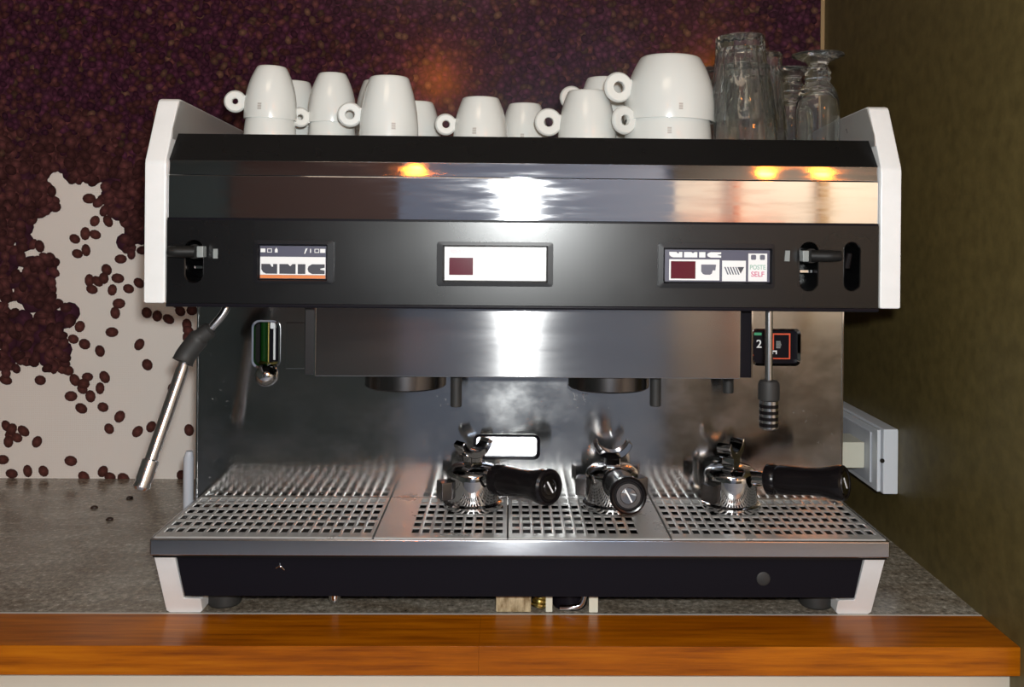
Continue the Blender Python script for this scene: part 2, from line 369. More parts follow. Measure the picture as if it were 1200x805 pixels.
while x < WX + 0.002:
    z, j = 0.02, 0
    while z < 1.25:
        px_, pz_ = x + rnd.uniform(-0.005, 0.005), z + rnd.uniform(-0.005, 0.005)
        keep = pz_ >= 0.50 or rnd.random() >= (0.45 if pz_ < 0.42 else 0.22)
        if keep and px_ < WX - 0.003 and not inside((px_, pz_), LINW) and not (px_ < -0.5 and pz_ < 0.17):
            q = rnd.random(); high = pz_ + rnd.uniform(-0.06, 0.06) > 0.56
            t = rnd.choice((0.65, 0.8, 0.95, 1.1, 1.5)) if high else rnd.choice((0.6, 0.8, 1.0, 1.2))
            col = (0.060, 0.016, 0.033) if q < 0.6 else (0.080, 0.026, 0.026) if q < 0.92 else (0.090, 0.045, 0.03)
            if not high: col = (0.092, 0.031, 0.030)
            s = 0.82 if high else 1.16
            beans.append((px_, pz_, rnd.uniform(0, PI), 0.0088 * s * rnd.uniform(0.85, 1.1), 0.0066 * s * rnd.uniform(0.85, 1.1), tuple(k * t for k in col), 0.0016 + 0.00004 * LV[(i % 4) * 4 + j % 4]))
        z += 0.0092; j += 1
    x += 0.0098; i += 1
vs, fs, uvs, tn = [], [], [], []
K = 10
for x, z, a, ra, rb, col, dep in beans:
    ca, sa = math.cos(a), math.sin(a); base = len(vs)
    for k in range(K):
        t = 2 * PI * k / K; cu, su = math.cos(t), math.sin(t)
        vs.append((x + ra * cu * ca - rb * su * sa, WY - dep, z + ra * cu * sa + rb * su * ca)); uvs.extend((cu, su)); tn.extend((*col, 1.0))
    fs.append(tuple(range(base, base + K)))
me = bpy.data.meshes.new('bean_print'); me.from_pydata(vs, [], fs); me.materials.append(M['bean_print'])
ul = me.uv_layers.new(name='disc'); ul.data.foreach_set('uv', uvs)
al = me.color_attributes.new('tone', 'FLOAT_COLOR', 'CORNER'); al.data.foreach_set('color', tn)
bp = bpy.data.objects.new('bean_print', me); C.objects.link(bp); bp.parent = wall; bp['kind'] = 'stuff'

# ------------------------------------------------------------------ counter
ct = thing('countertop', 'speckled grey granite countertop with an orange-brown varnished wooden front edge', 'countertop', (0, 1.0, -0.03))
def rel(o, root):
    """parent o (built in world metres) to a root that has its own place"""
    o.parent = root; o.matrix_parent_inverse = Matrix.Translation(root.location).inverted() if True else o.matrix_parent_inverse
    return o
rel(one('granite_slab', 'granite', None, bx, (-2.2, 1.0035, -0.03), (WX, WY, 0.0)), ct)
wood_joints = [-2.2, -1.45, -0.02, 1.3]
for i, (a, b) in enumerate(((-2.2, -0.0425), (-0.0425, WX))):
    rel(one('wooden_edging', 'timber', None, bx, (a, 0.9254, -0.0283), (b, 1.0015, 0.0004), 0.0004), ct)
rel(one('caulk_line', 'caulk', None, bx, (-2.2, 1.0010, -0.02), (WX, 1.0040, 0.0006)), ct)

# ------------------------------------------------------------------ espresso machine
MY = 1.12
em = thing('espresso_machine', 'wide two-group chrome and black espresso machine with white side panels', 'espresso machine', (0, MY, 0))
def part(name, m, fn, *a, parent=None, **k):
    o = one(name, m, None, fn, *a, **k)
    if parent is None: return rel(o, em)
    o.parent = parent; return o
def adopt(name, bm, m, parent=None):
    o = obj(name, bm, m)
    if parent is None: return rel(o, em)
    o.parent = parent; return o
# white head side panels
prof = [(0.9536, 0.3335), (0.9536, 0.474), (0.9545, 0.4785), (0.987, 0.541), (0.9905, 0.5445), (0.996, 0.5455), (1.30, 0.533), (1.30, 0.3335)]
for s in (-1, 1):
    bm = bmesh.new(); prism(bm, prof, s * 0.3632, s * 0.385, 'YZ', 0.0022, 2)
    adopt('side_panel', bm, 'white')
# head: fascia, chrome strip, trim, sloping black band, cup tray
bm = bmesh.new(); bx(bm, (-0.3628, 0.9565, 0.3322), (0.3628, 1.02, 0.4182))
cb = bmesh.new()
SL = [(-0.3445, 0.3545, -0.3262, 0.3975), (0.2816, 0.3510, 0.3005, 0.4010), (0.3272, 0.3514, 0.3438, 0.4014)]
for x0, z0, x1, z1 in SL:
    prism(cb, rrect(x0, z0, x1, z1, (x1 - x0) / 2 - 0.0002, 6), 0.94, 1.012)
fascia = adopt('fascia', bm, 'black'); cut(fascia, cb)
for x0, z0, x1, z1 in SL:                                    # bright rolled edge of each slot
    bm = bmesh.new(); r = (x1 - x0) / 2
    frame(bm, rrect(x0 - 0.0004, z0 - 0.0004, x1 + 0.0004, z1 + 0.0004, r, 6), rrect(x0 + 0.0006, z0 + 0.0006, x1 - 0.0006, z1 - 0.0006, r - 0.001, 6), 0.9560, 0.960, 0.9572)
    adopt('slot_rim', bm, 'steel_dark', fascia)
part('head_body', 'black_dull', bx, (-0.3628, 1.02, 0.334), (0.3628, 1.30, 0.488))
part('lower_lip', 'black_gloss', bx, (-0.363, 0.9545, 0.3300), (0.363, 1.02, 0.3338), 0.0012)
part('chrome_strip', 'chrome_strip', bx, (-0.3628, 0.9585, 0.4200), (0.3628, 1.02, 0.4637), 0.0008)
part('strip_shadow_gap', 'black_gloss', bx, (-0.3628, 0.9575, 0.4172), (0.3628, 1.02, 0.4202))
part('chrome_trim', 'chrome_strip', prism, [(0.9590, 0.4642), (0.9605, 0.4790), (1.02, 0.4790), (1.02, 0.4642)], -0.3628, 0.3628, 'YZ', 0.0005)
part('sloping_band', 'black', prism, [(0.9600, 0.4788), (0.9850, 0.5083), (0.9890, 0.5083), (0.9890, 0.500), (1.02, 0.4990), (1.02, 0.4788)], -0.3628, 0.3628, 'YZ', 0.0006)
part('cup_tray', 'steel_tray', bx, (-0.3628, 0.9895, 0.488), (0.3628, 1.30, 0.500), 0.001)
part('rear_rail', 'steel_tray', bx, (-0.3628, 1.294, 0.500), (0.3628, 1.30, 0.520), 0.001)
IP = [(0.968, 0.501), (0.970, 0.512), (0.9905, 0.5425), (0.998, 0.5435), (1.297, 0.5310), (1.297, 0.501)]
for s in (-1, 1): part('inner_plate', 'steel_tray', prism, IP, s * 0.3632, s * 0.3622, 'YZ')
# levers and printed ticks
def lever(x, z, sgn, x1, base_x, name='steam_lever'):
    bm = bmesh.new()
    tube(bm, [(base_x, 0.99, z - 0.002), (base_x, 0.950, z)], 0.0075, 14)
    lv = adopt(name, bm, 'black_dull')
    b2 = bmesh.new(); tube(b2, spline([(base_x, 0.950, z), (base_x + sgn * 0.016, 0.945, z), (x1, 0.944, z + 0.0004)], 5), [0.0062] * 7 + [0.0058] * 3 + [0.005], 12)
    adopt('lever_arm', b2, 'black_dull', lv)
    b3 = bmesh.new(); bx(b3, (base_x - sgn * 0.0085 - 0.0032, 0.941, z - 0.0056), (base_x - sgn * 0.0085 + 0.0032, 0.952, z + 0.0056), 0.0008)
    adopt('lever_tick', b3, 'tick', lv)
    b4 = bmesh.new(); bx(b4, (base_x - 0.008, 0.972, z - 0.018), (base_x + 0.008, 0.975, z - 0.0155))
    adopt('valve_stem', b4, 'chrome', lv)
lever(0, 0.3872, 1, 0.3197, 0.2915)
lever(0, 0.3862, -1, -0.3570, -0.3330)
part('tick_mark', 'tick', prism, [(0.2656, 0.3815), (0.2708, 0.3812), (0.2712, 0.3922), (0.2666, 0.3922)], 0.9555, 0.9575)
part('tick_mark', 'tick', prism, [(-0.3158, 0.3792), (-0.3113, 0.3792), (-0.3113, 0.3890), (-0.3158, 0.3890)], 0.9555, 0.9575)
part('bean_lever', 'bakelite', tube, [(0.334, 0.995, 0.372), (0.3335, 0.966, 0.378), (0.3355, 0.9635, 0.390)], [0.005, 0.0045, 0.003])

# stylised block letters of the maker's plate, drawn in a 0..1 box
def letters(x0, x1, z0, z1):
    wd, h = x1 - x0, z1 - z0
    X = lambda t: x0 + t * wd
    Z = lambda t: z0 + t * h
    U = [(0.0, 1.0), (0.0, 0.45), (0.03, 0.15), (0.075, 0.0), (0.25, 0.0), (0.25, 1.0), (0.185, 1.0), (0.185, 0.72), (0.165, 0.72), (0.135, 1.0)]
    Nn = [(0.285, 0.0), (0.285, 1.0), (0.42, 1.0), (0.455, 0.78), (0.49, 1.0), (0.54, 1.0), (0.54, 0.0)]
    I = [(0.575, 0.0), (0.575, 1.0), (0.695, 1.0), (0.695, 0.0)]
    Cc = [(0.80, 0.0), (0.745, 0.2), (0.73, 0.5), (0.745, 0.8), (0.80, 1.0), (1.0, 1.0), (1.0, 0.66), (0.93, 0.55), (0.93, 0.45), (1.0, 0.36), (1.0, 0.0)]
    return [[(X(a), Z(b)) for a, b in p] for p in (U, Nn, I, Cc)]
def bezel(x0, z0, x1, z1, fx0, fz0, fx1, fz1, mat_=None):
    bm = bmesh.new()
    frame(bm, rrect(x0, z0, x1, z1, 0.003, 4), rrect(fx0 - 0.002, fz0 - 0.002, fx1 + 0.002, fz1 + 0.002, 0.0012, 4), 0.9535, 0.958, 0.9532)
    frame(bm, rrect(fx0 - 0.002, fz0 - 0.002, fx1 + 0.002, fz1 + 0.002, 0.0012, 4), rrect(fx0 - 0.0006, fz0 - 0.0006, fx1 + 0.0006, fz1 + 0.0006, 0.0008, 4), 0.9532, 0.958, 0.9555)
    return bm
def flat(name, m, parent, poly, y, d=0.00025):
    bm = bmesh.new(); prism(bm, poly, y, y + d); return adopt(name, bm, m, parent)
def box2(x0, z0, x1, z1): return [(x0, z0), (x1, z0), (x1, z1), (x0, z1)]
YF = 0.9558
# left: maker's plate
F = (-0.2685, 0.3594, -0.2020, 0.3925)
pl = adopt('name_plate', bezel(-0.2742, 0.3545, -0.1937, 0.3982, *F), 'bezel')
flat('plate_face', 'slate', pl, box2(*F), YF, 0.001)
flat('white_band', 'print_white', pl, box2(F[0] + 0.0003, 0.3632, F[2] - 0.0003, 0.3815), YF - 0.0003)
flat('orange_band', 'print_orange', pl, box2(F[0] + 0.0003, 0.3597, F[2] - 0.0003, 0.3630), YF - 0.0003)
for p in letters(F[0] + 0.0015, F[2] - 0.0010, 0.3643, 0.3742): flat('letter', 'print_dark', pl, p, YF - 0.0006)
zc = 0.3878
for poly in (box2(-0.2680, zc - 0.0018, -0.2632, zc + 0.002), box2(-0.2536, zc - 0.002, -0.2508, zc + 0.001), [(-0.2534, zc + 0.001), (-0.2510, zc + 0.001), (-0.2522, zc + 0.003)],
             [(-0.2240, zc - 0.003), (-0.2230, zc - 0.003), (-0.2205, zc + 0.0025), (-0.2225, zc + 0.0022)], box2(-0.2180, zc - 0.002, -0.2170, zc + 0.002), box2(-0.2078, zc - 0.002, -0.2026, zc + 0.002)):
    flat('symbol', 'print_white', pl, poly, YF - 0.0003)
for a in (-0.2612, -0.2135):
    bm = bmesh.new(); frame(bm, box2(a, zc - 0.002, a + 0.0046, zc + 0.002), box2(a + 0.0006, zc - 0.0014, a + 0.004, zc + 0.0014), YF - 0.0003, YF); adopt('symbol', bm, 'print_white', pl)
# right: dosing panel
def dosing(x0, z0, x1, z1, F, full):
    pn = adopt('control_panel', bezel(x0, z0, x1, z1, *F), 'bezel')
    wd = F[2] - F[0]; h = F[3] - F[1]
    X = lambda t: F[0] + t * wd
    Z = lambda t: F[1] + t * h
    flat('panel_face', 'slate' if full else 'print_white', pn, box2(*F), YF, 0.001)  # centre face goes white: flash glare put into its colour
    if full:
        for p in letters(X(0.04), X(0.535), Z(0.76), Z(0.93)): flat('letter', 'print_white', pn, p, YF - 0.0003)
        flat('white_band', 'print_white', pn, box2(X(0.04), Z(0.04), X(0.52), Z(0.70)), YF - 0.0003)
        flat('white_band', 'print_white', pn, box2(X(0.545), Z(0.02), X(0.772), Z(0.67)), YF - 0.0003)
        flat('white_band', 'print_white', pn, box2(X(0.795), Z(0.02), X(0.975), Z(0.90)), YF - 0.0003)
        flat('display', 'display', pn, box2(X(0.055), Z(0.09), X(0.29), Z(0.64)), YF - 0.0008, 0.0006)
        cup = [(0.345, 0.54), (0.345, 0.32), (0.36, 0.25), (0.38, 0.22), (0.43, 0.22), (0.447, 0.26), (0.455, 0.36), (0.48, 0.36), (0.487, 0.54)]
        flat('cup_icon', 'print_grey', pn, [(X(a), Z(b)) for a, b in cup], YF - 0.0006)
        for k in range(5):
            a = 0.565 + k * 0.026
            flat('icon_stripe', 'print_grey', pn, [(X(a), Z(0.47)), (X(a + 0.013), Z(0.47)), (X(a + 0.043), Z(0.23)), (X(a + 0.03), Z(0.23))], YF - 0.0006)
        flat('icon_triangle', 'print_dark', pn, [(X(0.69), Z(0.47)), (X(0.755), Z(0.47)), (X(0.722), Z(0.26))], YF - 0.0006)
        flat('button', 'print_grey', pn, rrect(X(0.82), Z(0.70), X(0.868), Z(0.86), 0.0012, 3), YF - 0.0008, 0.0006)
        flat('button', 'print_grey', pn, rrect(X(0.905), Z(0.70), X(0.953), Z(0.86), 0.0012, 3), YF - 0.0008, 0.0006)
        text('lettering', 'POSTE', 0.0066, X(0.885), YF - 0.0004, Z(0.46), 'print_green', pn, 0.86)
        text('lettering', 'SELF', 0.0072, X(0.885), YF - 0.0004, Z(0.24), 'print_red', pn, 1.0)
    else:
        flat('display', 'display', pn, box2(X(0.045), Z(0.16), X(0.28), Z(0.68)), YF - 0.0008, 0.0006)
        for p in letters(X(0.05), X(0.50), Z(0.80), Z(0.93)): flat('letter', M['glare_washed_print'], pn, p, YF - 0.0003)
        cup = [(0.345, 0.54), (0.345, 0.36), (0.36, 0.29), (0.38, 0.26), (0.42, 0.26), (0.437, 0.30), (0.445, 0.38), (0.465, 0.40), (0.47, 0.54)]
        flat('cup_icon', M['glare_washed_print'], pn, [(X(a), Z(b)) for a, b in cup], YF - 0.0003)
    return pn
M['glare_washed_print'] = mat('glare_washed_print', (0.62, 0.58, 0.60), 0.35)  # centre panel print, paled to carry the flash glare in its colour
dosing(0.1361, 0.3534, 0.2552, 0.3989, (0.1431, 0.3598, 0.2504, 0.3922), True)
dosing(-0.0894, 0.3535, 0.0288, 0.3984, (-0.0815, 0.3592, 0.0215, 0.3930), False)

# group housing under the head
gx = 0.0056
part('group_housing_flange', 'steel_dark', bx, (gx - 0.239, 1.004, 0.2545), (gx + 0.239, 1.060, 0.334), 0.001)
part('group_housing', 'steel_box', bx, (gx - 0.2265, 0.999, 0.2535), (gx + 0.2265, 1.060, 0.334), 0.0012)
part('housing_end_cap', 'black_gloss', bx, (gx + 0.2270, 1.0015, 0.2545), (gx + 0.2385, 1.06, 0.334), 0.0008)
part('housing_side_edge', 'chrome', bx, (gx + 0.2385, 1.0005, 0.2545), (gx + 0.2400, 1.06, 0.334))
part('housing_side_edge', 'chrome', bx, (gx - 0.2275, 0.9985, 0.2540), (gx - 0.2262, 1.02, 0.334))
for cx in (-0.1304, 0.0967):
    bm = bmesh.new(); lathe(bm, [(0.0, 0.238), (0.033, 0.238), (0.0345, 0.236), (0.0435, 0.2355), (0.0452, 0.2372), (0.0452, 0.252), (0.0440, 0.2536), (0, 0.2536)], 48, Matrix.Translation((cx, 1.0515, 0)))
    g = adopt('brew_group', bm, 'steel_dark')
    bm = bmesh.new(); lathe(bm, [(0.031, 0.2375), (0.0, 0.2375), (0.0, 0.236), (0.031, 0.236)], 32, Matrix.Translation((cx, 1.0515, 0))); adopt('shower_screen', bm, 'chrome', g)
for cx, y, z in ((-0.0728, 1.03, 0.2165), (0.1462, 1.03, 0.2185), (0.237, 1.075, 0.2255)):
    part('dispensing_pin', 'rubber', lathe, [(0, z), (0.0056, z), (0.0062, z + 0.001), (0.0062, 0.2545), (0, 0.2545)], 20, Matrix.Translation((cx, y, 0)))

# splash back with its openings, body behind
bm = bmesh.new(); bx(bm, (-0.380, 1.107, 0.086), (0.380, 1.1115, 0.3325))
cb = bmesh.new()
for r in ((-0.3160, 0.2465, -0.2846, 0.3010, 0.008), (-0.0545, 0.1410, 0.0212, 0.1682, 0.006), (0.2735, 0.2535, 0.3285, 0.2950, 0.006)):
    prism(cb, rrect(*r[:4], r[4], 5), 1.09, 1.13)
splash = adopt('splash_back', bm, 'steel_splash'); cut(splash, cb)
part('lower_body', 'steel_dark', bx, (-0.372, 1.150, 0.028), (0.372, 1.30, 0.332), 0.002)
part('body_side', 'steel_dark', bx, (-0.3795, 1.1115, 0.086), (-0.3755, 1.30, 0.332))
part('body_side', 'steel_dark', bx, (0.3755, 1.1115, 0.086), (0.3795, 1.30, 0.332))
part('splash_edge', 'chrome', bx, (-0.3812, 1.1062, 0.086), (-0.3795, 1.112, 0.332))
part('splash_edge', 'chrome', bx, (0.3795, 1.1062, 0.086), (0.3812, 1.112, 0.332))
# sight glass
sg = adopt('sight_glass', (lambda b: (frame(b, rrect(-0.3170, 0.2455, -0.2836, 0.3020, 0.009), rrect(-0.3148, 0.2478, -0.2858, 0.2998, 0.0075), 1.1050, 1.114, 1.1055), b)[1])(bmesh.new()), 'chrome')
flat('recess_plate', 'black_gloss', sg, box2(-0.318, 0.244, -0.282, 0.303), 1.145, 0.002)
for nm, x, r, mm, z0, z1 in (('gauge_tube', -0.3085, 0.0045, 'green_glass', 0.244, 0.303), ('brass_rod', -0.3035, 0.0012, 'brass', 0.244, 0.303), ('float_rod', -0.2965, 0.0014, 'print_white', 0.252, 0.298)):
    bm = bmesh.new(); lathe(bm, [(0, z0), (r, z0), (r, z1), (0, z1)], 16, Matrix.Translation((x, 1.130, 0))); adopt(nm, bm, mm, sg)
bm = bmesh.new(); bx(bm, (-0.2998, 1.122, 0.2900), (-0.2938, 1.13, 0.2995), 0.0006); adopt('float_block', bm, 'print_white', sg)
bm = bmesh.new(); tube(bm, [(-0.3120, 1.125, 0.2495), (-0.300, 1.118, 0.2485), (-0.2885, 1.125, 0.2495)], 0.0022); adopt('brass_collar', bm, 'brass', sg)
bm = bmesh.new(); lathe(bm, [(0.0135, 0), (0.0130, 0.005), (0.0105, 0.009), (0.006, 0.0115), (0, 0.0125)], 28, axis_mtx((-0.2995, 1.107, 0.2375), (0, -1, 0))); adopt('round_boss', bm, 'chrome')
part('cover_plate', 'steel_splash', bx, (-0.2772, 1.1055, 0.2450), (-0.2500, 1.1072, 0.2993), 0.0006)
# splash window with its bright plate
bm = bmesh.new(); frame(bm, rrect(-0.0560, 0.1398, 0.0224, 0.1694, 0.0070), rrect(-0.0530, 0.1420, 0.0186, 0.1660, 0.0045), 1.1060, 1.118, 1.1085); sw = adopt('view_window', bm, 'black_gloss')  # black border, wider at top and right, stands in for the recess shadow
bm = bmesh.new(); prism(bm, [(1.1145, 0.138), (1.1205, 0.171), (1.1225, 0.171), (1.1165, 0.138)], -0.056, 0.024, 'YZ'); adopt('window_plate', bm, 'wand_steel', sw)
# mains switch plate with red and green lines
bm = bmesh.new(); frame(bm, rrect(0.2722, 0.2522, 0.3300, 0.2964, 0.007), rrect(0.2748, 0.2548, 0.3270, 0.2938, 0.005), 1.1055, 1.116, 1.108); sp_ = adopt('switch_plate', bm, 'chrome')
flat('plate_face', 'black_gloss', sp_, box2(0.272, 0.252, 0.330, 0.297), 1.116, 0.002)
YS = 1.1155
for nm, p in (('red_line', box2(0.2960, 0.2880, 0.3205, 0.2897)), ('red_line', box2(0.3190, 0.2590, 0.3205, 0.2880)), ('red_line', box2(0.3000, 0.2590, 0.3190, 0.2603)), ('red_line', box2(0.2978, 0.2700, 0.3008, 0.2880))):
    flat('red_line', 'red_line', sp_, p, YS)
flat('green_line', 'green_line', sp_, box2(0.2730, 0.2872, 0.2860, 0.2903), YS)
text('lettering', '2', 0.0135, 0.2830, YS, 0.2765, 'print_white', sp_)
for k in range(5): flat('symbol', 'tick', sp_, box2(0.3035, 0.2720 + k * 0.0018, 0.3098 - 0.0006 * abs(k - 2), 0.2732 + k * 0.0018), YS)
flat('symbol', 'print_white', sp_, [(0.2985, 0.2648), (0.2998, 0.2648), (0.2998, 0.2675), (0.3032, 0.2675), (0.3032, 0.2648), (0.3045, 0.2648), (0.3045, 0.2692), (0.2985, 0.2692)], YS)

# drip tray
part('tray_rail', 'steel_rail', bx, (-0.380, 0.9620, 0.0755), (0.380, 0.969, 0.0932), 0.0022, 3)
part('tray_pan', 'pan', bx, (-0.378, 0.9665, 0.0725), (0.378, 1.107, 0.0790))
part('tray_side', 'steel_rail', bx, (-0.3800, 0.967, 0.0755), (-0.3765, 1.108, 0.0932), 0.0006)
part('tray_side', 'steel_rail', bx, (0.3765, 0.967, 0.0755), (0.3800, 1.108, 0.0932), 0.0006)
def grid(x0, x1, hx0, hx1, n, y0=0.9640, y1=1.1065, hy0=0.9760, rows=6, pit=0.0215):
    bm = bmesh.new(); zt, zb = 0.0945, 0.0890
    px_ = (hx1 - hx0) / n; hw = px_ * 0.33; hl = pit * 0.34
    def lines(lo, hi, start, step, count, half):    # panel edge, hole edges with a rib line half-way between holes, panel edge
        out = [lo]
        for i in range(count):
            c = start + (i + 0.5) * step
            out += [c - half, c + half]
            if i < count - 1: out.append(c + step / 2)
        return out + [hi]
    xs = lines(x0, x1, hx0, px_, n, hw); ys = lines(y0, y1, hy0, pit, rows, hl); vt = {}
    rib = lambda i, m_: i > 2 and i < m_ - 3 and i % 3 == 0
    nx, ny = len(xs) - 1, len(ys) - 1
    def V(i, j, z):
        k = (i, j, z)
        if k not in vt:
            up = 0.0008 if (z == zt and rib(i, nx + 1) and 0 < j < ny and not rib(j, ny + 1)) else 0.0
            vt[k] = bm.verts.new((xs[i], ys[j], z + up))
        return vt[k]
    for i in range(nx):
        for j in range(ny):
            q = [(i, j), (i + 1, j), (i + 1, j + 1), (i, j + 1)]
            if i % 3 == 1 and j % 3 == 1:
                for a, b in zip(q, q[1:] + q[:1]): bm.faces.new((V(*a, zt), V(*b, zt), V(*b, zt - 0.0012), V(*a, zt - 0.0012)))
            else:
                bm.faces.new([V(*a, zt) for a in q])
    for i in range(nx):
        for j in (0, ny): bm.faces.new((V(i, j, zt), V(i + 1, j, zt), V(i + 1, j, zb), V(i, j, zb)))
    for j in range(ny):
        for i in (0, nx): bm.faces.new((V(i, j, zt), V(i, j + 1, zt), V(i, j + 1, zb), V(i, j, zb)))
    bmesh.ops.recalc_face_normals(bm, faces=bm.faces[:])
    ed = [e for e in bm.edges if len(e.link_faces) == 2 and e.calc_face_angle() > 0.9 and all(q.co.z > zt - 1e-5 for q in e.verts)]
    bmesh.ops.bevel(bm, geom=ed, offset=0.0005, segments=1, profile=0.5, affect='EDGES')
    adopt('tray_grid', bm, 'steel_tray')
grid(-0.3760, -0.1540, -0.3730, -0.1560, 20)
grid(-0.1520, -0.0158, -0.1170, -0.0185, 9)
grid(-0.0142, 0.1528, -0.0120, 0.1235, 12)
grid(0.1548, 0.3760, 0.1565, 0.3730, 20)
# kick panel, base, legs, feet
kp = part('kick_panel', 'black_gloss', prism, [(-0.3578, 0.0760), (-0.3480, 0.0298), (0.3480, 0.0298), (0.3578, 0.0760)], 0.9755, 0.982)
part('base_box', 'black_dull', bx, (-0.350, 0.982, 0.030), (0.350, 1.29, 0.0725))
bm = bmesh.new(); tube(bm, spline([(-0.2545, 0.9750, 0.0590), (-0.2500, 0.9748, 0.0610), (-0.2455, 0.9750, 0.0570)], 5), 0.0009, 8); bx(bm, (-0.2505, 0.9744, 0.0600), (-0.2495, 0.9754, 0.0640)); adopt('chrome_emblem', bm, 'chrome', None)
part('blanking_plug', 'rubber', lathe, [(0, 0), (0.0072, 0), (0.0072, 0.0012), (0.006, 0.002), (0, 0.002)], 24, axis_mtx((0.2521, 0.9757, 0.0494), (0, -1, 0)))
for s in (-1, 1):
    P = [(s * 0.3790, 0.0757), (s * 0.3575, 0.0757), (s * 0.3560, 0.0190), (s * 0.3400, 0.0185), (s * 0.3385, 0.0165), (s * 0.3385, 0.0030), (s * 0.3415, 0.0002), (s * 0.3735, 0.0002), (s * 0.3770, 0.0030)]
    bm = bmesh.new(); prism(bm, P, 0.0, 0.05, 'XZ', 0.0010, 2)
    for vv in bm.verts: vv.co.y += 0.9700 + (0.0757 - vv.co.z) * 0.46
    adopt('leg', bm, 'white')
for fx, fy in ((-0.3235, 1.032), (0.326, 1.032), (-0.3235, 1.25), (0.326, 1.25)):
    part('foot', 'rubber', lathe, [(0, 0), (0.0165, 0), (0.018, 0.002), (0.018, 0.014), (0.016, 0.026), (0, 0.026)], 28, Matrix.Translation((fx, fy, 0)))
part('drain_bolt', 'chrome', lathe, [(0, 0.006), (0.005, 0.006), (0.0065, 0.010), (0.0065, 0.026), (0, 0.026)], 18, Matrix.Translation((-0.2015, 1.02, 0)))
# the drain fittings seen under the kick panel
def twisted(bm, p0, p1, R, r, turns):
    p0, p1 = Vector(p0), Vector(p1); d = (p1 - p0); t = d.normalized(); u = t.orthogonal().normalized(); s = t.cross(u)
    tube(bm, [p0, p1], R * 0.8, 12)
    n = turns * 10
    tube(bm, [p0 + d * (k / n) + (u * math.cos(2 * PI * k / 10) + s * math.sin(2 * PI * k / 10)) * R * 0.8 for k in range(n + 1)], r, 6)
part('drain_hose', 'brass', twisted, (0.0185, 1.0125, 0.0046), (0.0260, 1.0180, 0.030), 0.0085, 0.0018, 7)
part('drain_cup', 'black_gloss', lathe, [(0, 0.0002), (0.0175, 0.0002), (0.0195, 0.004), (0.0195, 0.030), (0, 0.030)], 24, Matrix.Translation((0.0535, 1.0285, 0)))
part('drain_pipe', 'chrome', tube, spline([(0.0420, 1.009, 0.0048), (0.0540, 1.0075, 0.0062), (0.0650, 1.008, 0.0100), (0.0705, 1.012, 0.0300)], 6), 0.0034)
part('fitting_block', 'cream_plastic', bx, (0.0265, 1.0080, 0.0002), (0.0340, 1.018, 0.030), 0.001)
part('fitting_block', 'cream_plastic', bx, (0.0730, 1.0070, 0.0002), (0.0830, 1.0150, 0.030), 0.001)
part('wooden_packer', 'wood_block', bx, (-0.027, 1.0075, 0.0002), (0.0110, 1.040, 0.030), 0.0015)
# rear pipe at the left side of the body
part('rear_pipe_bracket', 'steel_dark', bx, (-0.404, 1.150, 0.060), (-0.378, 1.160, 0.070))
part('rear_pipe', 'grey_plastic', tube, [(-0.4060, 1.155, 0.0), (-0.4060, 1.155, 0.128), (-0.4050, 1.155, 0.136)], [0.0062, 0.0062, 0.004])
# steam wand, left: leans out to the left and towards the viewer
bm = bmesh.new(); tube(bm, spline([(-0.3120, 0.994, 0.3330), (-0.3155, 0.992, 0.3210), (-0.3270, 0.989, 0.3060), (-0.3390, 0.988, 0.2950)], 6), 0.0042); sw_ = adopt('steam_wand', bm, 'wand_steel')
bm = bmesh.new(); tube(bm, spline([(-0.3270, 0.989, 0.3050), (-0.3395, 0.988, 0.2945), (-0.3515, 0.986, 0.2785), (-0.3552, 0.983, 0.2700)], 6), [0.006] + [0.0088] * 5 + [0.0108] * 12 + [0.0115], 18); adopt('rubber_sleeve', bm, 'rubber', sw_)
W0, W1 = Vector((-0.3530, 0.983, 0.2690)), Vector((-0.3805, 0.943, 0.1520))
wl = lambda t: tuple(W0 + (W1 - W0) * t)
bm = bmesh.new(); tube(bm, [wl(-0.03), wl(0.05), wl(0.82)], [0.0052, 0.0064, 0.0064], 24); adopt('wand_pipe', bm, 'wand_steel', sw_)
bm = bmesh.new(); tube(bm, [wl(0.79), wl(0.80), wl(0.95), wl(0.97), wl(1.01), wl(1.03)], [0.0066, 0.0084, 0.0086, 0.0078, 0.0086, 0.006], 24); adopt('wand_tip', bm, 'wand_steel', sw_)
# hot-water tap, right
bm = bmesh.new(); tube(bm, [(0.2596, 0.99, 0.335), (0.2600, 0.99, 0.2500)], 0.0040, 16); hw = adopt('hot_water_tap', bm, 'wand_steel')
bm = bmesh.new(); lathe(bm, [(0, 0.2325), (0.0095, 0.2325), (0.0112, 0.234), (0.0112, 0.250), (0.0095, 0.2535), (0.004, 0.2545), (0, 0.2545)], 28, Matrix.Translation((0.2602, 0.99, 0))); adopt('rubber_sleeve', bm, 'rubber', hw)
pr = [(0, 0.2025), (0.0085, 0.2025), (0.0098, 0.204)]
for k in range(4):
    z = 0.2078 + k * 0.0062; pr += [(0.0098, z), (0.0090, z + 0.0004), (0.0090, z + 0.0012), (0.0098, z + 0.0016)]
pr += [(0.0098, 0.2325), (0, 0.2325)]
bm = bmesh.new(); lathe(bm, pr, 28, Matrix.Translation((0.2604, 0.99, 0))); adopt('tap_nozzle', bm, 'wand_steel', hw)
for k in range(4):
    z = 0.2052 + k * 0.0066
    bm = bmesh.new(); lathe(bm, [(0.0094, z), (0.01005, z + 0.0003), (0.01005, z + 0.0038), (0.0094, z + 0.0041)], 28, Matrix.Translation((0.2604, 0.99, 0)), close=True); adopt('nozzle_band', bm, 'bakelite', hw)

